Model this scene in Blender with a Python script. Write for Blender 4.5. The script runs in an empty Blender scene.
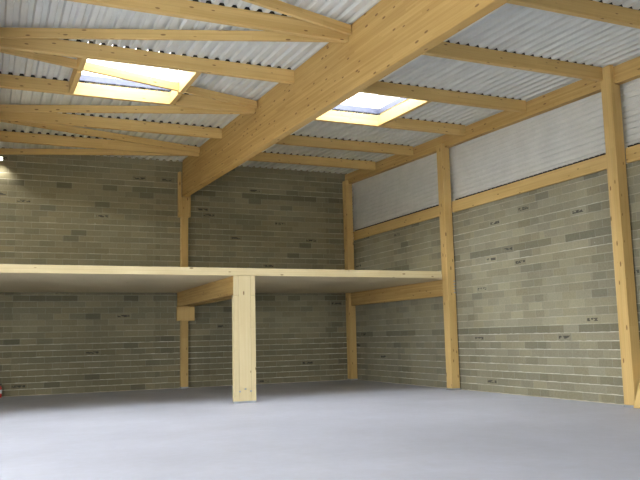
import bpy, bmesh, math, random
from mathutils import Vector, Matrix
random.seed(7)
S = bpy.context.scene
COL = S.collection

# ---------------------------------------------------------------- camera
CAM_F, CAM_YAW, CAM_PITCH, CAM_ROLL, CAM_H = 749.65, 24.016, 7.361, -1.3317, 1.65
def add_camera():
    y, p, r = map(math.radians, (CAM_YAW, CAM_PITCH, CAM_ROLL))
    fw = Vector((math.sin(y)*math.cos(p), math.cos(y)*math.cos(p), math.sin(p)))
    rt = Vector((math.cos(y), -math.sin(y), 0)); up = rt.cross(fw)
    rt2 = rt*math.cos(r) + up*math.sin(r); up2 = -rt*math.sin(r) + up*math.cos(r)
    cd = bpy.data.cameras.new('camera'); cam = bpy.data.objects.new('camera', cd); COL.objects.link(cam)
    cd.sensor_fit = 'HORIZONTAL'; cd.sensor_width = 36.0; cd.lens = CAM_F/640*36.0
    cd.clip_start = 0.05; cd.clip_end = 500
    M = Matrix((rt2, up2, -fw)).transposed().to_4x4(); M.translation = (0, 0, CAM_H)
    cam.matrix_world = M
    S.camera = cam
add_camera()

# ---------------------------------------------------------------- light and exposure
S.view_settings.view_transform = 'Standard'
S.view_settings.look = 'None'
S.view_settings.gamma = 1.0
S.view_settings.use_curve_mapping = False
S.view_settings.exposure = -0.12
SKY_COLOR = (0.97, 0.985, 0.985, 1)
SKY_STRENGTH = 24.0
w = bpy.data.worlds.new('sky'); S.world = w; w.use_nodes = True
bg = w.node_tree.nodes['Background']
bg.inputs['Color'].default_value = SKY_COLOR
bg.inputs['Strength'].default_value = SKY_STRENGTH
def portal(loc, rot, sx, sy):
    d = bpy.data.lights.new('daylight_portal', 'AREA'); d.shape = 'RECTANGLE'; d.size = sx; d.size_y = sy
    d.cycles.is_portal = True
    o = bpy.data.objects.new('daylight_portal', d); COL.objects.link(o); o.location = loc; o.rotation_euler = rot
R = math.radians

# ---------------------------------------------------------------- measured layout (metres)
SL = 0.0305                               # the roof rises towards the back wall
def zdeck(y): return 7.813 + SL*(y - 20)  # underside of the roof deck = top of girders and purlins
YB = 26.08                                # back wall face
XW = 12.95                                # right wall face
X0, Y0 = -6.8, -3.0                       # left wall and front wall
GX0, GX1 = 6.21, 6.41                     # central girder
LGX0, LGX1 = -0.35, -0.13                 # girder over the frame line just outside the picture
RX0, RX1 = 12.75, 12.93                   # rafter on the right wall
PURLIN_Y = [4.14, 6.9, 9.62, 12.35, 15.15, 17.88, 20.86, 23.5]   # near faces
SKY_L = (1.66, 4.04); SKY_R = (7.51, 9.89); SKY_Y = (15.262, 17.93)
SKY_ADDED = (-4.5, -2.02)  # unseen skylight, added to bring daylight into the hall
MZ0, MZ1 = 3.296, 3.495                   # mezzanine floor
FRONT_X0, FRONT_X1, FRONT_H = -3.0, 3.0, 2.7                             # unseen front doorway, added to let daylight in
SIDE_Y0, SIDE_Y1, SIDE_H = 2.0, 10.0, 4.0      # unseen opening added in the left wall for daylight
YF = 18.82                                # its front edge

# ---------------------------------------------------------------- node helper
class NT:
    def __init__(s, name):
        s.m = bpy.data.materials.new(name); s.m.use_nodes = True; s.t = s.m.node_tree
        s.bsdf = s.t.nodes['Principled BSDF']; s.out = s.t.nodes['Material Output']
    def n(s, typ, **kw):
        x = s.t.nodes.new(typ)
        for k, v in kw.items(): setattr(x, k, v)
        return x
    def link(s, a, b): s.t.links.new(a, b)
    def put(s, sock, v):
        if isinstance(v, bpy.types.NodeSocket): s.link(v, sock)
        else: sock.default_value = v
    def math(s, op, a, b=0.0, c=0.0, clamp=False):
        x = s.n('ShaderNodeMath', operation=op, use_clamp=clamp)
        s.put(x.inputs[0], a); s.put(x.inputs[1], b); s.put(x.inputs[2], c)
        return x.outputs[0]
    def comb(s, a, b, c=0.0):
        x = s.n('ShaderNodeCombineXYZ'); s.put(x.inputs[0], a); s.put(x.inputs[1], b); s.put(x.inputs[2], c)
        return x.outputs[0]
    def sep(s, v):
        x = s.n('ShaderNodeSeparateXYZ'); s.link(v, x.inputs[0]); return x.outputs
    def coord(s): return s.n('ShaderNodeTexCoord').outputs['Object']
    def noise(s, v, scale, detail=3, rough=.5):
        x = s.n('ShaderNodeTexNoise'); s.link(v, x.inputs['Vector']); x.inputs['Scale'].default_value = scale
        x.inputs['Detail'].default_value = detail; x.inputs['Roughness'].default_value = rough
        return x.outputs['Fac']
    def white(s, v):
        x = s.n('ShaderNodeTexWhiteNoise', noise_dimensions='3D'); s.link(v, x.inputs['Vector']); return x.outputs['Value']
    def maprange(s, v, a, b, c, d, smooth=False):
        x = s.n('ShaderNodeMapRange', interpolation_type='SMOOTHSTEP' if smooth else 'LINEAR')
        s.put(x.inputs[0], v)
        for i, q in enumerate((a, b, c, d)): x.inputs[i+1].default_value = q
        return x.outputs[0]
    def mix(s, f, a, b, mode='MIX'):
        x = s.n('ShaderNodeMix', data_type='RGBA', blend_type=mode)
        s.put(x.inputs[0], f); s.put(x.inputs[6], a); s.put(x.inputs[7], b)
        return x.outputs[2]
    def bump(s, h, strength=.3, dist=.01):
        x = s.n('ShaderNodeBump'); x.inputs['Strength'].default_value = strength; x.inputs['Distance'].default_value = dist
        s.link(h, x.inputs['Height']); s.link(x.outputs[0], s.bsdf.inputs['Normal'])
def rgb(*c): return (c[0], c[1], c[2], 1)

def mat_wood(name, light, dark, lam=0.04, knots=.55, lamvar=.35):
    k = NT(name); co = k.coord(); x, y, z = k.sep(co)
    rnd = k.n('ShaderNodeObjectInfo').outputs['Random']
    off = k.math('MULTIPLY', rnd, 37.0); xo = k.math('ADD', x, off)
    lz = k.math('FLOOR', k.math('DIVIDE', z, lam)); ly = k.math('FLOOR', k.math('DIVIDE', y, .3))
    pc = k.math('FLOOR', k.math('DIVIDE', k.math('ADD', xo, k.math('MULTIPLY', k.white(k.comb(lz, 3.0, off)), 3.0)), 2.6))
    r1 = k.white(k.comb(lz, pc, off))
    grain = k.noise(k.comb(k.math('MULTIPLY', xo, .7), k.math('MULTIPLY', y, 22.0), k.math('MULTIPLY', z, 22.0)), 1.0, 4)
    big = k.noise(k.comb(k.math('MULTIPLY', xo, .5), y, k.math('MULTIPLY', z, 2.0)), 1.3, 2)
    f = k.math('ADD', k.math('MULTIPLY', r1, lamvar), k.math('ADD', k.math('MULTIPLY', grain, .55), k.math('MULTIPLY', big, .5)))
    f = k.maprange(f, .45, 1.15, 0, 1)
    c = k.mix(f, light, dark)
    v = k.n('ShaderNodeTexVoronoi'); v.inputs['Scale'].default_value = 1.0
    k.link(k.comb(k.math('MULTIPLY', xo, 2.9), k.math('MULTIPLY', y, 8.5), k.math('MULTIPLY', z, 8.5)), v.inputs['Vector'])
    pick = k.math('GREATER_THAN', k.sep(v.outputs['Color'])[0], 1 - knots)
    size = k.math('MULTIPLY', k.sep(v.outputs['Color'])[1], .13)
    kn = k.math('MULTIPLY', k.maprange(k.math('SUBTRACT', v.outputs['Distance'], size), .02, .09, 1, 0, True), pick)
    c = k.mix(k.math('MULTIPLY', kn, .8), c, rgb(.17, .085, .03))
    # thin glue lines
    fz = k.math('FRACT', k.math('DIVIDE', z, lam))
    gl = k.math('LESS_THAN', fz, .05)
    c = k.mix(k.math('MULTIPLY', gl, .22), c, rgb(.25, .14, .05))
    k.link(c, k.bsdf.inputs['Base Color']); k.bsdf.inputs['Roughness'].default_value = .62
    k.bsdf.inputs['Specular IOR Level'].default_value = .25
    k.bump(grain, .12, .004)
    return k.m

def mat_block(name, axis, piers, ca, cb, chain):
    """Concrete blocks 0.5 x 0.2 m: axis 0 runs along x, 1 along y. piers: where the filled end blocks of a bay stand."""
    k = NT(name); co = k.coord(); s = k.sep(co); u, v = s[axis], s[2]
    row = k.math('FLOOR', k.math('DIVIDE', v, .2))
    uo = k.math('ADD', u, k.math('MULTIPLY', k.math('FLOORED_MODULO', row, 2.0), .25))
    cu = k.math('DIVIDE', uo, .5); colm = k.math('FLOOR', cu)
    fu = k.math('MULTIPLY', k.math('FRACT', cu), .5); fv = k.math('MULTIPLY', k.math('FRACT', k.math('DIVIDE', v, .2)), .2)
    r1 = k.white(k.comb(colm, row, 1.0)); r2 = k.white(k.comb(row, 5.0, 2.0)); r3 = k.white(k.comb(colm, row, 9.0))
    fine = k.noise(co, 24.0, 5, .65); big = k.noise(co, .45, 3)
    val = k.math('ADD', k.maprange(r1, 0, 1, .90, 1.08), k.maprange(fine, .3, .7, -.10, .10))
    val = k.math('MULTIPLY', val, k.maprange(r2, 0, 1, .93, 1.05))
    val = k.math('MULTIPLY', val, k.maprange(big, .3, .7, .88, 1.12))
    # chain courses of darker, denser blocks, and runs of damp blocks
    dk = k.math('MULTIPLY', k.math('GREATER_THAN', r2, .90), k.math('LESS_THAN', r1, .45))
    dk = k.math('MAXIMUM', dk, k.math('GREATER_THAN', r3, .978))
    for c_ in chain:
        here = k.math('COMPARE', row, float(c_), .1)
        dk = k.math('MAXIMUM', dk, k.math('MULTIPLY', here, k.math('LESS_THAN', r1, .72)))
    for p in piers:
        near = k.math('LESS_THAN', k.math('ABSOLUTE', k.math('SUBTRACT', u, p)), .42)
        odd = k.math('LESS_THAN', k.math('FLOORED_MODULO', row, 2.0), .5)
        dk = k.math('MAXIMUM', dk, k.math('MULTIPLY', k.math('MULTIPLY', near, odd), .6))
    val = k.math('MULTIPLY', val, k.maprange(dk, 0, 1, 1.0, .74))
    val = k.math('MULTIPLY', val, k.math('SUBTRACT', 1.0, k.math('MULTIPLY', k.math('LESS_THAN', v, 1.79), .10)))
    base = k.mix(r3, rgb(*ca), rgb(*cb))
    c = k.mix(1.0, base, k.comb(val, val, val), 'MULTIPLY')
    # handling slots: short dark dashes in a few blocks
    sl = k.math('MULTIPLY', k.math('LESS_THAN', k.math('ABSOLUTE', k.math('SUBTRACT', fv, .105)), .036), k.math('LESS_THAN', k.math('ABSOLUTE', k.math('SUBTRACT', fu, .25)), .20))
    dash = k.math('GREATER_THAN', k.noise(k.comb(k.math('MULTIPLY', u, 8.0), k.math('MULTIPLY', v, 14.0), row), 1.0, 2), .47)
    sl = k.math('MULTIPLY', k.math('MULTIPLY', sl, dash), k.math('GREATER_THAN', k.white(k.comb(colm, row, 4.0)), .972))
    c = k.mix(k.math('MULTIPLY', sl, .8), c, rgb(.05, .05, .045))
    # mortar: beds are pale, the lower courses are pointed more fully; upright joints are thin and nearly dry
    wob = k.noise(co, 5.0, 3)
    bed = k.math('LESS_THAN', fv, k.maprange(wob, .3, .7, .010, .026))
    rr = k.white(k.comb(row, 11.0, 4.0))
    bstr = k.math('MAXIMUM', k.math('LESS_THAN', v, 1.79), k.maprange(rr, 0, 1, .12, .75))
    bstr = k.math('MULTIPLY', bstr, k.maprange(k.noise(co, 1.3, 2), .3, .62, .35, 1.0))
    c = k.mix(k.math('MULTIPLY', k.math('MULTIPLY', bed, bstr), .95), c, rgb(.64, .61, .50))
    up = k.math('LESS_THAN', fu, .014)
    c = k.mix(k.math('MULTIPLY', up, .35), c, rgb(.40, .385, .32))
    # splashes of pale mortar
    sp = k.math('GREATER_THAN', k.noise(co, 2.6, 4, .7), .735)
    c = k.mix(k.math('MULTIPLY', sp, .6), c, rgb(.55, .53, .46))
    k.link(c, k.bsdf.inputs['Base Color']); k.bsdf.inputs['Roughness'].default_value = .92
    k.bsdf.inputs['Specular IOR Level'].default_value = .15
    k.bump(k.math('ADD', fine, k.math('MULTIPLY', bed, -.6)), .35, .012)
    return k.m

def mat_floor():
    k = NT('floated_concrete'); co = k.coord()
    a = k.noise(co, .35, 4, .6); b = k.noise(co, 6.0, 5, .65)
    v = k.math('ADD', k.maprange(a, .3, .7, .90, 1.08), k.maprange(b, .3, .7, -.05, .05))
    c = k.mix(1.0, rgb(.615, .64, .755), k.comb(v, v, v), 'MULTIPLY')
    k.link(c, k.bsdf.inputs['Base Color'])
    k.link(k.maprange(b, .3, .7, .5, .7), k.bsdf.inputs['Roughness'])
    k.bsdf.inputs['Specular IOR Level'].default_value = .35
    k.bump(b, .06, .004)
    return k.m

def mat_plain(name, c, rough=.5, metal=0.0, var=.08, scale=8.0, spec=.5):
    k = NT(name); co = k.coord(); n = k.noise(co, scale, 3)
    v = k.maprange(n, .3, .7, 1-var, 1+var)
    k.link(k.mix(1.0, rgb(*c), k.comb(v, v, v), 'MULTIPLY'), k.bsdf.inputs['Base Color'])
    k.bsdf.inputs['Roughness'].default_value = rough; k.bsdf.inputs['Metallic'].default_value = metal
    k.bsdf.inputs['Specular IOR Level'].default_value = spec
    return k.m

def mat_polycarbonate(name, tint, clear):
    k = NT(name); k.t.nodes.remove(k.bsdf)
    tr = k.n('ShaderNodeBsdfTransparent'); tr.inputs[0].default_value = rgb(*tint)
    tl = k.n('ShaderNodeBsdfTranslucent'); tl.inputs[0].default_value = rgb(*tint)
    gl = k.n('ShaderNodeBsdfGlossy'); gl.inputs['Roughness'].default_value = .15
    m1 = k.n('ShaderNodeMixShader'); m1.inputs[0].default_value = clear
    k.link(tl.outputs[0], m1.inputs[1]); k.link(tr.outputs[0], m1.inputs[2])
    m2 = k.n('ShaderNodeMixShader'); m2.inputs[0].default_value = .05
    k.link(m1.outputs[0], m2.inputs[1]); k.link(gl.outputs[0], m2.inputs[2])
    k.link(m2.outputs[0], k.out.inputs['Surface'])
    return k.m

GLULAM = mat_wood('glued_laminated_spruce', rgb(.60, .405, .155), rgb(.42, .255, .075), lam=.04, knots=.55)
PINE = mat_wood('planed_pine', rgb(.66, .465, .19), rgb(.46, .285, .085), lam=.11, knots=.72, lamvar=.22)
PALE = mat_wood('pale_spruce', rgb(.68, .58, .35), rgb(.55, .43, .22), lam=.12, knots=.28, lamvar=.2)
PANEL = mat_wood('pale_board', rgb(.68, .575, .36), rgb(.60, .49, .29), lam=1.2, knots=.05, lamvar=.15)
BLOCK_B = mat_block('block_masonry_back_shaded', 0, [5.75, 6.85, 12.3, -.9, .35], (.262, .232, .143), (.240, .222, .148), (34, 15))  # the back wall's warm shade is put into this darker, yellower base
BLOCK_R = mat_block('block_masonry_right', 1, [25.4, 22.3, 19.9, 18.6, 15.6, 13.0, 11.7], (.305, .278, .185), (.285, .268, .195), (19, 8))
FLOOR = mat_floor()
DECK = mat_plain('lacquered_steel_deck', (.64, .655, .62), .42, .0, .05, 2.0)
CLAD = mat_plain('lacquered_steel_cladding', (.66, .665, .64), .38, .0, .05, 2.0)
ROOFING = mat_plain('roof_insulation', (.35, .34, .32), .9)
DARK = mat_plain('dark_foam', (.03, .03, .028), .9)
STEEL = mat_plain('galvanised_steel', (.38, .42, .48), .45, .7)
WHITE = mat_plain('white_lacquer', (.85, .86, .87), .4, 0, .02)
ALU = mat_plain('grey_aluminium', (.22, .22, .25), .4, .6)
POLY = mat_polycarbonate('milky_polycarbonate', (.62, .63, .64), .35)
SHADE_BAND = mat_plain('blue_grey_shade', (.085, .095, .15), .5)  # shade at the foot of the skylight upstand, put into the colour
RED = mat_plain('red_plastic', (.55, .03, .02), .35)
GROUND = mat_plain('gravel_yard', (.50, .49, .46), .95, 0, .2, 3.0)

# ---------------------------------------------------------------- mesh helpers
def box(bm, lo, hi, M=None):
    r = bmesh.ops.create_cube(bm, size=1.0)
    c = [(a+b)/2 for a, b in zip(lo, hi)]; d = [b-a for a, b in zip(lo, hi)]
    for v in r['verts']:
        p = Vector((v.co.x*d[0]+c[0], v.co.y*d[1]+c[1], v.co.z*d[2]+c[2]))
        v.co = M @ p if M else p
    return r['verts']
def cyl(bm, p0, p1, r0, r1=None, seg=16):
    p0, p1 = Vector(p0), Vector(p1); d = p1-p0
    r = bmesh.ops.create_cone(bm, cap_ends=True, segments=seg, radius1=r0, radius2=r0 if r1 is None else r1, depth=d.length)
    M = Matrix.Translation((p0+p1)/2) @ d.to_track_quat('Z', 'Y').to_matrix().to_4x4()
    for v in r['verts']: v.co = M @ v.co
def bevel(bm, w, seg=1):
    bmesh.ops.bevel(bm, geom=[e for e in bm.edges], offset=w, segments=seg, affect='EDGES', clamp_overlap=True)
def obj(name, bm, mat, parent=None, M=None, **props):
    me = bpy.data.meshes.new(name); bmesh.ops.recalc_face_normals(bm, faces=bm.faces); bm.to_mesh(me); bm.free()
    me.materials.append(mat)
    o = bpy.data.objects.new(name, me); COL.objects.link(o)
    if M is not None: o.matrix_world = M
    if parent is not None:
        o.parent = parent; o.matrix_parent_inverse = Matrix.Identity(4)
        o.matrix_local = Matrix.Translation(-Vector(parent.location)) @ (M if M is not None else Matrix.Identity(4))
    for k, v in props.items(): o[k] = v
    return o
def thing(name, label, cat, loc=(0, 0, 0), group=None, kind='thing'):
    o = bpy.data.objects.new(name, None); COL.objects.link(o); o.location = loc; o.empty_display_size = .2
    o['label'] = label; o['category'] = cat; o['kind'] = kind
    if group: o['group'] = group
    return o
def tagp(label, cat, group=None, kind='thing'):
    d = dict(label=label, category=cat, kind=kind)
    if group: d['group'] = group
    return d
def structure(name, bm, mat, parent=None):
    return obj(name, bm, mat, parent, **({} if parent else dict(kind='structure')))
def frame(p0, p1, up=(0, 0, 1)):
    x = (Vector(p1)-Vector(p0)).normalized(); z = Vector(up); z = (z - x*z.dot(x)).normalized(); y = z.cross(x)
    M = Matrix((x, y, z)).transposed().to_4x4(); M.translation = (Vector(p0)+Vector(p1))/2
    return M
def timber(name, mat, p0, p1, wid, dep, parent=None, up=(0, 0, 1), bev=.005, **props):
    """A sawn member from p0 to p1 (middle of its section); its grain runs along its own x axis."""
    L = (Vector(p1)-Vector(p0)).length
    bm = bmesh.new(); box(bm, (-L/2, -wid/2, -dep/2), (L/2, wid/2, dep/2))
    if bev: bevel(bm, bev)
    return obj(name, bm, mat, parent, frame(p0, p1, up), **props)
def upright(name, mat, lo, hi, parent=None, up=(0, 1, 0), bev=.005):
    """An upright member filling the box lo..hi."""
    cx, cy = (lo[0]+hi[0])/2, (lo[1]+hi[1])/2
    wx, wy = hi[0]-lo[0], hi[1]-lo[1]
    if up == (0, 1, 0): w_, d_ = wx, wy
    else: w_, d_ = wy, wx
    return timber(name, mat, (cx, cy, lo[2]), (cx, cy, hi[2]), w_, d_, parent, up, bev)

# ================================================================ SETTING
bm = bmesh.new(); box(bm, (X0, Y0, -.2), (XW+.2, YB+.2, 0)); structure('floor', bm, FLOOR)
bm = bmesh.new(); box(bm, (-60, -80, -.5), (80, Y0-.005, -.03)); box(bm, (-60, Y0-.005, -.5), (X0-.205, 60, -.03)); structure('ground_outside', bm, GROUND)
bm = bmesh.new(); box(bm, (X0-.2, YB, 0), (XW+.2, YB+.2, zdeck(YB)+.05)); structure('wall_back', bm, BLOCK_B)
GIRT0, GIRT1 = 5.317, 5.660
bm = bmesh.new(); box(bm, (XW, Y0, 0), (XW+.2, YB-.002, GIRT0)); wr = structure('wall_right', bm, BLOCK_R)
def cladding():
    """Horizontal trapezoidal sheet above the masonry: ribs run along y."""
    bm = bmesh.new(); z = GIRT0 + .10; xs = XW + .10; top = zdeck(YB)
    prof = []
    p = .14
    while z < top:
        prof += [(xs, z), (xs, z+.085), (xs+.022, z+.098), (xs+.022, z+.128)]
        z += p
    rows = []
    for ya in (Y0, YB-.002):
        rows.append([bm.verts.new((x, ya, min(zz, zdeck(ya)))) for x, zz in prof])
    for i in range(len(prof)-1): bm.faces.new((rows[0][i], rows[0][i+1], rows[1][i+1], rows[1][i]))
    box(bm, (xs+.03, Y0, GIRT0), (xs+.10, YB-.002, zdeck(Y0)))
    return bm
structure('metal_cladding', cladding(), CLAD, wr)
bm = bmesh.new(); 
for a, b, c, d in ((Y0, SIDE_Y0, 0, zdeck(Y0)), (SIDE_Y1, YB-.002, 0, zdeck(Y0)), (SIDE_Y0, SIDE_Y1, SIDE_H, zdeck(Y0))): box(bm, (X0-.2, a, c), (X0, b, d))
structure('wall_left', bm, BLOCK_R)
bm = bmesh.new()
box(bm, (X0-.2, Y0-.2, FRONT_H), (XW+.2, Y0-.003, zdeck(Y0)))
for a, b in ((X0-.2, FRONT_X0), (FRONT_X1, XW+.2)): box(bm, (a, Y0-.2, 0), (b, Y0-.003, FRONT_H))
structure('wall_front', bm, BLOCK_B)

RIB_P, RIB_H = .24, .062
# roof deck: trapezoidal steel sheet, ribs along y, with openings for the skylights
holes = [(SKY_L[0], SKY_L[1], *SKY_Y), (SKY_R[0], SKY_R[1], *SKY_Y),
          (SKY_ADDED[0], SKY_ADDED[1], *SKY_Y)]
def deck():
    bm = bmesh.new(); P = RIB_P; xs = []
    x = X0
    while x < XW + .1:
        xs += [(x, 0), (x+.10, 0), (x+.13, RIB_H), (x+.21, RIB_H)]; x += P
    # insert break points at the hole edges
    pts = []
    for (a, za), (b, zb) in zip(xs, xs[1:]):
        pts.append((a, za))
        for e in sorted({h[0] for h in holes} | {h[1] for h in holes}):
            if a + 1e-4 < e < b - 1e-4: pts.append((e, za + (zb-za)*(e-a)/(b-a)))
    pts.append(xs[-1])
    for (a, za), (b, zb) in zip(pts, pts[1:]):
        mid = (a+b)/2
        cuts = sorted((h[2], h[3]) for h in holes if h[0] < mid < h[1])
        y = Y0; runs = []
        for c0, c1 in cuts: runs.append((y, c0)); y = c1
        runs.append((y, YB+.1))
        for r0, r1 in runs:
            q = [bm.verts.new((px, py, zdeck(py)+pz)) for px, py, pz in ((a, r0, za), (a, r1, za), (b, r1, zb), (b, r0, zb))]
            bm.faces.new(q)
    return bm
dk = structure('ceiling', deck(), DECK)
def build_up():
    """The insulation and membrane lying on the deck."""
    bm = bmesh.new()
    e = .056
    big = [(h[0]-e, h[1]+e, h[2]-e, h[3]+e) for h in holes]
    ex = sorted({X0-.2, XW+.2} | {h[0] for h in big} | {h[1] for h in big})
    ey = sorted({Y0-.2, YB+.2} | {h[2] for h in big} | {h[3] for h in big})
    for a, b in zip(ex, ex[1:]):
        for c, d in zip(ey, ey[1:]):
            mx, my = (a+b)/2, (c+d)/2
            if any(h[0] < mx < h[1] and h[2] < my < h[3] for h in big): continue
            vs = [bm.verts.new((x, y, zdeck(y)+z)) for z in (RIB_H+.003, .20) for x, y in ((a, c), (b, c), (b, d), (a, d))]
            for f in ((0, 3, 2, 1), (4, 5, 6, 7), (0, 1, 5, 4), (1, 2, 6, 5), (2, 3, 7, 6), (3, 0, 4, 7)): bm.faces.new([vs[i] for i in f])
    return bm
structure('roof_insulation', build_up(), ROOFING, dk)

# ================================================================ MAIN TIMBERS
GD = 1.296
def girder(x0, x1, y0, y1, label):
    c = (x0+x1)/2
    a, b = Vector((c, y0, zdeck(y0)-GD/2-.004)), Vector((c, y1, zdeck(y1)-GD/2-.004))
    timber('glulam_girder', GLULAM, a, b, x1-x0, GD, bev=.008, **tagp(label, 'beam'))
girder(GX0, GX1, Y0+.05, 25.84, 'deep glulam girder running under the roof down the middle of the hall')
girder(LGX0, LGX1, Y0+.05, 25.84, 'deep glulam girder carrying the far ends of the purlins with diagonal braces')

# rafter on the right wall
RT, RD = .035, .40
timber('edge_rafter', GLULAM, ((RX0+RX1)/2, Y0+.05, zdeck(Y0+.05)-RT-RD/2), ((RX0+RX1)/2, YB-.01, zdeck(YB-.01)-RT-RD/2), RX1-RX0, RD,
       **tagp('long sloping timber rafter along the top of the metal cladded wall', 'rafter'))

def foot_plate(parent, x0, x1, y0, y1):
    bm = bmesh.new(); box(bm, (x0-.01, y0-.01, 0), (x1+.01, y1+.01, .05))
    obj('steel_foot', bm, STEEL, parent, label='grey galvanised steel foot')

# ---- posts along the right wall
def wall_post(yn, yf, label, full, plate=False):
    t = thing('timber_post', label, 'post', (12.76, (yn+yf)/2, 0))
    xa, xb = 12.63, 12.90
    foot_plate(t, xa, xb, yn, yf)
    top = zdeck(yn) - RT - RD - .006
    bm = bmesh.new()
    # grain frame: local x is up
    zt = (zdeck(yn) - .004) if full else (zdeck(yn) - .315)
    M = frame(((xa+xb)/2, (yn+yf)/2, .05), ((xa+xb)/2, (yn+yf)/2, zt), (0, 1, 0)); Mi = M.inverted()
    box(bm, (xa, yn, .05), (xb, yf, top), Mi)
    bevel(bm, .005)
    box(bm, (xa, yn, top), (RX0-.004, yf, zt), Mi)
    obj('shaft', bm, PINE, t, M)
    if plate:
        for k in range(5):
            bm = bmesh.new(); box(bm, (12.84, yn-.008, 2.86+k*.085), (12.89, yn, 2.90+k*.085))
            obj('steel_strip', bm, STEEL, t, Matrix.Identity(4), label='small grey steel strip')
    return t
wall_post(25.76, 26.06, 'timber post in the corner between the two block walls', False)
wall_post(19.0, 19.3, 'tall timber post at the open end of the mezzanine on the block wall', False, True)
wall_post(12.14, 12.44, 'tall timber post on the block wall near the leaning board', True)

# ---- girts (timber rail between masonry and cladding)
GP = [(Y0+.05, 12.13, 'timber rail on the block wall beyond the post with the leaning board'),
      (12.45, 18.99, 'long timber rail capping the block wall between the two tall posts'),
      (19.31, 25.75, 'timber rail capping the block wall above the mezzanine')]
for a, b, l in GP:
    t = thing('wall_girt', l, 'rail', (12.95, (a+b)/2, GIRT0))
    timber('rail', PINE, (12.965, a, (GIRT0+GIRT1)/2+.002), (12.965, b, (GIRT0+GIRT1)/2+.002), .13, GIRT1-GIRT0-.004, t)
    bm = bmesh.new(); y = a
    while y < b - .12:
        box(bm, (12.955, y, GIRT1), (13.03, y+.12, GIRT1+.055)); box(bm, (12.985, y+.12, GIRT1), (13.03, min(b, y+.18), GIRT1+.05)); y += .18
    obj('closure_strip', bm, DARK, t, label='dark toothed foam closure strip')

# ---- back post under the girder
t = thing('timber_post', 'slim timber post against the back wall carrying the deep girder', 'post', (6.31, 25.95, 0))
foot_plate(t, 6.19, 6.43, 25.87, 26.06)
upright('shaft', PINE, (6.19, 25.86, .05), (6.43, 26.07, zdeck(25.86)-GD-.012), t)
for xa, xb in ((6.10, 6.188), (6.432, 6.52)):
    upright('upper_cleat', PINE, (xa, 25.855, 5.97), (xb, 26.07, zdeck(25.8)-.40), t)
upright('corbel_block', PINE, (6.01, 25.72, 2.31), (6.62, 25.855, 2.80), t)
# ---- left back post, just outside the picture
t = thing('timber_post', 'slim timber post against the back wall carrying the girder with the braced purlins', 'post', (-.24, 25.95, 0))
foot_plate(t, -.36, -.12, 25.87, 26.06)
upright('shaft', PINE, (-.36, 25.86, .05), (-.12, 26.07, zdeck(25.86)-GD-.012), t)

# ================================================================ MEZZANINE
t = thing('mezzanine_platform', 'pale boarded mezzanine floor spanning the hall in front of the back wall', 'mezzanine', (6, 22, MZ0))
def slab(bm, x0, x1, y0, y1, z0, z1): box(bm, (x0, y0, z0), (x1, y1, z1))
bm = bmesh.new(); slab(bm, X0+.02, 12.31, YF+.06, 19.33, MZ0, MZ1-.03); slab(bm, X0+.02, 12.615, 19.33, 25.73, MZ0, MZ1-.03); slab(bm, X0+.02, -.38, 25.73, YB-.01, MZ0, MZ1-.03); slab(bm, -.10, 6.16, 25.73, YB-.01, MZ0, MZ1-.03)
slab(bm, 6.45, 12.6, 25.73, YB-.01, MZ0, MZ1-.03); slab(bm, 12.615, XW-.01, 19.33, 25.73, MZ0, MZ1-.03)
obj('floor_panel', bm, PANEL, t, Matrix.Identity(4))
timber('edge_board', PALE, (X0+.02, YF+.03, (MZ0+MZ1)/2), (12.31, YF+.03, (MZ0+MZ1)/2), .058, MZ1-MZ0, t, bev=.003)
# front post: a core with a plank each side, beams resting on the planks
PX0, PX1 = 5.88, 6.48
t = thing('timber_post', 'stout pale timber post standing free under the mezzanine front', 'post', (6.18, 18.95, 0))
foot_plate(t, PX0+.02, PX1-.02, 18.85, 18.96)
upright('core', PALE, (PX0+.135, 18.83, .05), (PX1-.135, 18.98, MZ0-.004), t)
for xa, xb in ((PX0, PX0+.132), (PX1-.132, PX1)):
    upright('side_plank', PALE, (xa, 18.832, .05), (xb, 18.98, 2.775), t)
    upright('cheek_block', PALE, (xa, 18.832, 2.782), (xb, 18.857, MZ0-.004), t)
for xx in (6.03, 6.18, 6.33):
    bm = bmesh.new(); cyl(bm, (xx, 18.80, .30 if xx != 6.18 else .36), (xx, 18.83, .30 if xx != 6.18 else .36), .022, seg=10)
    obj('bolt', bm, STEEL, t, label='round steel bolt head')
MB0, MB1 = 2.80, MZ0-.004
for dx0, dx1, l in ((PX0+.002, 6.04, 'mezzanine floor beam on the near side of the stout pale post'),
                (PX1-.13, 6.45, 'mezzanine floor beam on the far side of the stout pale post')):
    xa = dx0 + .064; xb = dx1 + .064
    timber('mezzanine_beam', GLULAM, (xa, 18.862, (MB0+MB1)/2), (xb, 25.9, (MB0+MB1)/2), .118, MB1-MB0, **tagp(l, 'beam'))
timber('mezzanine_beam', GLULAM, (12.78, 19.31, (MB0+MB1)/2), (12.78, 25.75, (MB0+MB1)/2), .14, MB1-MB0,
       **tagp('mezzanine floor beam along the block wall between two tall wall posts', 'beam'))
t = thing('timber_post', 'stout pale timber post under the mezzanine front by the floor\'s far end', 'post', (-.3, 18.95, 0))
foot_plate(t, -.53, -.07, 18.85, 18.96)
upright('core', PALE, (-.42, 18.83, .05), (-.18, 18.98, MZ0-.004), t)
for xa, xb in ((-.55, -.423), (-.177, -.05)): upright('side_plank', PALE, (xa, 18.832, .05), (xb, 18.98, 2.775), t)

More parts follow.
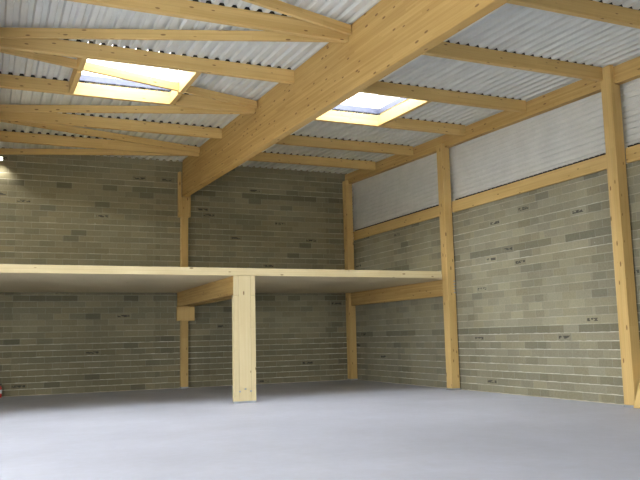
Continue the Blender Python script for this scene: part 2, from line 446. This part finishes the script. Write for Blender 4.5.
# ================================================================ PURLINS, BRACES
PD, PT = .30, .12
ORD = ['first', 'second', 'third', 'fourth', 'fifth', 'sixth', 'seventh', 'eighth']
def purlin(x0, x1, y, label, group):
    z = zdeck(y+PT/2) - PD/2 - .004
    t = thing('roof_purlin', label, 'purlin', ((x0+x1)/2, y+PT/2, z), group)
    timber('timber', PINE, (x0+.003, y+PT/2, z), (x1-.003, y+PT/2, z), PT, PD, t)
    # toothed foam strip that fills the ribs of the deck over the purlin
    bm = bmesh.new(); zt = zdeck(y+.02)
    box(bm, (x0+.01, y+.02, zt-.0035), (x1-.01, y+.07, zt-.0005))
    n0 = math.ceil((x0-X0)/RIB_P); tall = RIB_H - (.014 if abs(y-15.15) < .01 else .004)
    k = n0
    while X0 + k*RIB_P + .23 < x1:
        xa = X0 + k*RIB_P
        vs = [bm.verts.new((xx, yy, zt+zz)) for yy in (y+.02, y+.07) for xx, zz in ((xa+.112, -.0005), (xa+.228, -.0005), (xa+.205, tall), (xa+.135, tall))]
        for f in ((0, 1, 2, 3), (7, 6, 5, 4), (0, 4, 5, 1), (1, 5, 6, 2), (2, 6, 7, 3), (3, 7, 4, 0)): bm.faces.new([vs[q] for q in f])
        k += 1
    obj('closure_strip', bm, DARK, t, Matrix.Identity(4), label='dark toothed foam closure strip')
for i, y in enumerate(reversed(PURLIN_Y)):
    x1 = RX0 if not (12.0 < y < 12.6) else 12.625
    sk = {2: ', at the skylight\'s deeper edge', 3: ', at the skylight\'s nearer edge'}.get(i, '')
    purlin(GX1, x1, y, '%s roof purlin from the back wall, between deep girder and cladded wall' % ORD[i], 'purlins between girder and right wall')
    purlin(LGX1, GX0, y, '%s roof purlin from the back wall, on the girder\'s braced side' % ORD[i], 'purlins on the braced side of the girder')
BR = [(25.97, 23.80), (21.35, 23.36), (20.52, 18.25), (15.62, 17.68), (14.92, 12.60), (10.25, 12.22)]
for i, (ya, yb) in enumerate(BR):
    xa, xb = LGX1+.03, GX0-.03
    za, zb = zdeck(ya)-.14, zdeck(yb)-.14
    timber('diagonal_brace', PINE, (xa, ya, za), (xb, yb, zb), .075, .19,
           **tagp('%s slanting timber brace from the back wall, in the bay beside the deep girder' % ORD[i], 'brace', 'zigzag braces between the purlins'))

# ================================================================ SKYLIGHTS
def skylight(xr, yr, label):
    x0, x1 = xr; y0, y1 = yr
    t = thing('roof_skylight', label, 'skylight', ((x0+x1)/2, (y0+y1)/2, zdeck((y0+y1)/2)), 'roof skylights')
    def quadz(y, z): return zdeck(y) + z
    H0, HB, H1 = .067, .21, .36
    th = .05
    def ring(za, zb):
        bm = bmesh.new()
        for a, b, c, d in ((x0-th, x1+th, y0-th, y0), (x0-th, x1+th, y1, y1+th), (x0-th, x0, y0, y1), (x1, x1+th, y0, y1)):
            vs = [bm.verts.new((x, y, quadz(y, z))) for z in (za, zb) for x, y in ((a, c), (b, c), (b, d), (a, d))]
            for f in ((0, 3, 2, 1), (4, 5, 6, 7), (0, 1, 5, 4), (1, 2, 6, 5), (2, 3, 7, 6), (3, 0, 4, 7)): bm.faces.new([vs[i] for i in f])
        return bm
    obj('shade_band', ring(H0, HB-.002), SHADE_BAND, t, Matrix.Identity(4), label='painted blue grey shade round the foot')
    obj('upstand', ring(HB, H1), WHITE, t, Matrix.Identity(4))
    bm = bmesh.new(); cx = x0 + .50*(x1-x0)
    cyl(bm, (cx, 16.85, quadz(16.85, H1+.10)), (cx-.05, 16.7, quadz(16.7, .0)), .022, seg=10)
    cyl(bm, (cx, 16.85, quadz(16.85, H1+.10)), (cx+.02, y1-.01, quadz(y1, H1-.05)), .015, seg=8)
    obj('opener', bm, ALU, t, Matrix.Identity(4), label='grey hanging opener rod')
    # dome: milky top; sides made opaque to keep light off the purlin
    IN, H2 = .10, H1 + .20
    low = [(x0, y0), (x1, y0), (x1, y1), (x0, y1)]; hi = [(x0+IN, y0+IN), (x1-IN, y0+IN), (x1-IN, y1-IN), (x0+IN, y1-IN)]
    bm = bmesh.new()
    A = [bm.verts.new((x, y, quadz(y, H1+.01))) for x, y in low]; B = [bm.verts.new((x, y, quadz(y, H2))) for x, y in hi]
    for k in range(4): bm.faces.new((A[k], A[(k+1) % 4], B[(k+1) % 4], B[k]))
    obj('dome_side', bm, WHITE, t, Matrix.Identity(4))
    bm = bmesh.new(); B = [bm.verts.new((x, y, quadz(y, H2))) for x, y in hi]; bm.faces.new(B)
    obj('dome_top', bm, POLY, t, Matrix.Identity(4), label='milky white top panel')
    for k in range(4):
        a = Vector((low[k][0], low[k][1], quadz(low[k][1], H1+.01))); b = Vector((hi[k][0], hi[k][1], quadz(hi[k][1], H2)))
        bm = bmesh.new(); cyl(bm, a, b, .016, seg=6)
        obj('corner_bar', bm, ALU, t, Matrix.Identity(4), label='grey corner bar')
    return t
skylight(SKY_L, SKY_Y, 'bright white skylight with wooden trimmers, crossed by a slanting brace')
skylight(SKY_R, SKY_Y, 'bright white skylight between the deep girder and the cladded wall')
skylight(SKY_ADDED, SKY_Y, 'unseen white skylight in the outermost bay, added for daylight')
TR = [(SKY_L[0], True, 'short wooden trimmer on the skylight side away from the deep girder'),
      (SKY_L[1], True, 'short wooden trimmer on the skylight side facing the deep girder, crossed by a brace'),
      (SKY_R[0], False, 'short wooden trimmer of the unbraced skylight, close by the deep girder'),
      (SKY_R[1], False, 'short wooden trimmer of the unbraced skylight, on the cladded wall side')]
for xc, crossed, l in TR:
    ya, yb = PURLIN_Y[4]+PT+.003, PURLIN_Y[5]-.003
    t = thing('trimmer_joist', l, 'trimmer', (xc, ya, zdeck(ya)), 'skylight trimmers')
    if crossed:
        ym = 15.62 + (xc-LGX1-.03)/(GX0-LGX1-.06)*2.06          # the brace passes between the two lengths
        runs = ((ya, ym-.075), (ym+.075, yb))
    else: runs = ((ya, yb),)
    for a, b in runs:
        timber('timber_length', PINE, (xc, a, zdeck(a)-.15), (xc, b, zdeck(b)-.15), .115, .29, t)

# ================================================================ SMALL THINGS
# board leaning on the right wall past the near post
bm = bmesh.new(); box(bm, (-.506, -.30, -.011), (.506, .30, .011)); bevel(bm, .003)
foot, top = Vector((12.545, 11.80, .012)), Vector((12.928, 11.80, .95))
M = frame(foot, top, (-1, 0, 0))
obj('leaning_board', bm, PINE, None, M, **tagp('short wooden board leaning on the block wall beside the near post', 'board'))

# fire extinguisher at the foot of the back wall
t = thing('fire_extinguisher', 'small red extinguisher standing at the foot of the back wall', 'extinguisher', (.44, 25.9, 0))
bm = bmesh.new()
cyl(bm, (.44, 25.9, 0), (.44, 25.9, .03), .07); cyl(bm, (.44, 25.9, .03), (.44, 25.9, .30), .075); cyl(bm, (.44, 25.9, .30), (.44, 25.9, .36), .075, .03)
obj('cylinder_body', bm, RED, t, Matrix.Identity(4))
bm = bmesh.new(); cyl(bm, (.44, 25.9, .36), (.44, 25.9, .40), .022); box(bm, (.38, 25.885, .395), (.50, 25.915, .42)); obj('valve_handle', bm, DARK, t, Matrix.Identity(4), label='black valve and lever')
bm = bmesh.new(); cyl(bm, (.44, 25.9, .12), (.44, 25.9, .24), .0765); obj('paper_label', bm, WHITE, t, Matrix.Identity(4), label='white band')

# work lamp in the corner of the roof, lighting the wall below it
t = thing('wall_lamp', 'small glowing lamp high on the back wall under the lowest slanting brace', 'lamp', (.27, 25.93, 7.62))
bm = bmesh.new(); box(bm, (.19, 25.97, 7.58), (.33, 26.078, 7.70)); obj('housing', bm, ALU, t, Matrix.Identity(4))
k = NT('lamp_glow'); k.bsdf.inputs['Emission Color'].default_value = (1, .9, .75, 1); k.bsdf.inputs['Emission Strength'].default_value = 12
bm = bmesh.new(); box(bm, (.20, 25.955, 7.59), (.32, 25.968, 7.69)); obj('lamp_glass', bm, k.m, t, Matrix.Identity(4), label='glowing lamp glass')
d = bpy.data.lights.new('lamp_light', 'SPOT'); d.energy = 60; d.spot_size = R(110); d.spot_blend = 1; d.color = (1, .95, .85); d.shadow_soft_size = .05
o = bpy.data.objects.new('lamp_light', d); COL.objects.link(o); o.location = (.28, 25.75, 7.5); o.rotation_euler = (R(25), 0, 0)

# portals tell the renderer where the daylight comes in
portal(((FRONT_X0+FRONT_X1)/2, Y0-.1, FRONT_H/2), (R(90), 0, 0), FRONT_X1-FRONT_X0, FRONT_H)
portal((X0-.1, (SIDE_Y0+SIDE_Y1)/2, SIDE_H/2), (R(90), 0, R(-90)), SIDE_Y1-SIDE_Y0, SIDE_H)
for h in holes:
    ym = (h[2]+h[3])/2
    portal(((h[0]+h[1])/2, ym, zdeck(ym)+.75), (0, 0, 0), h[1]-h[0]+.2, h[3]-h[2]+.2)
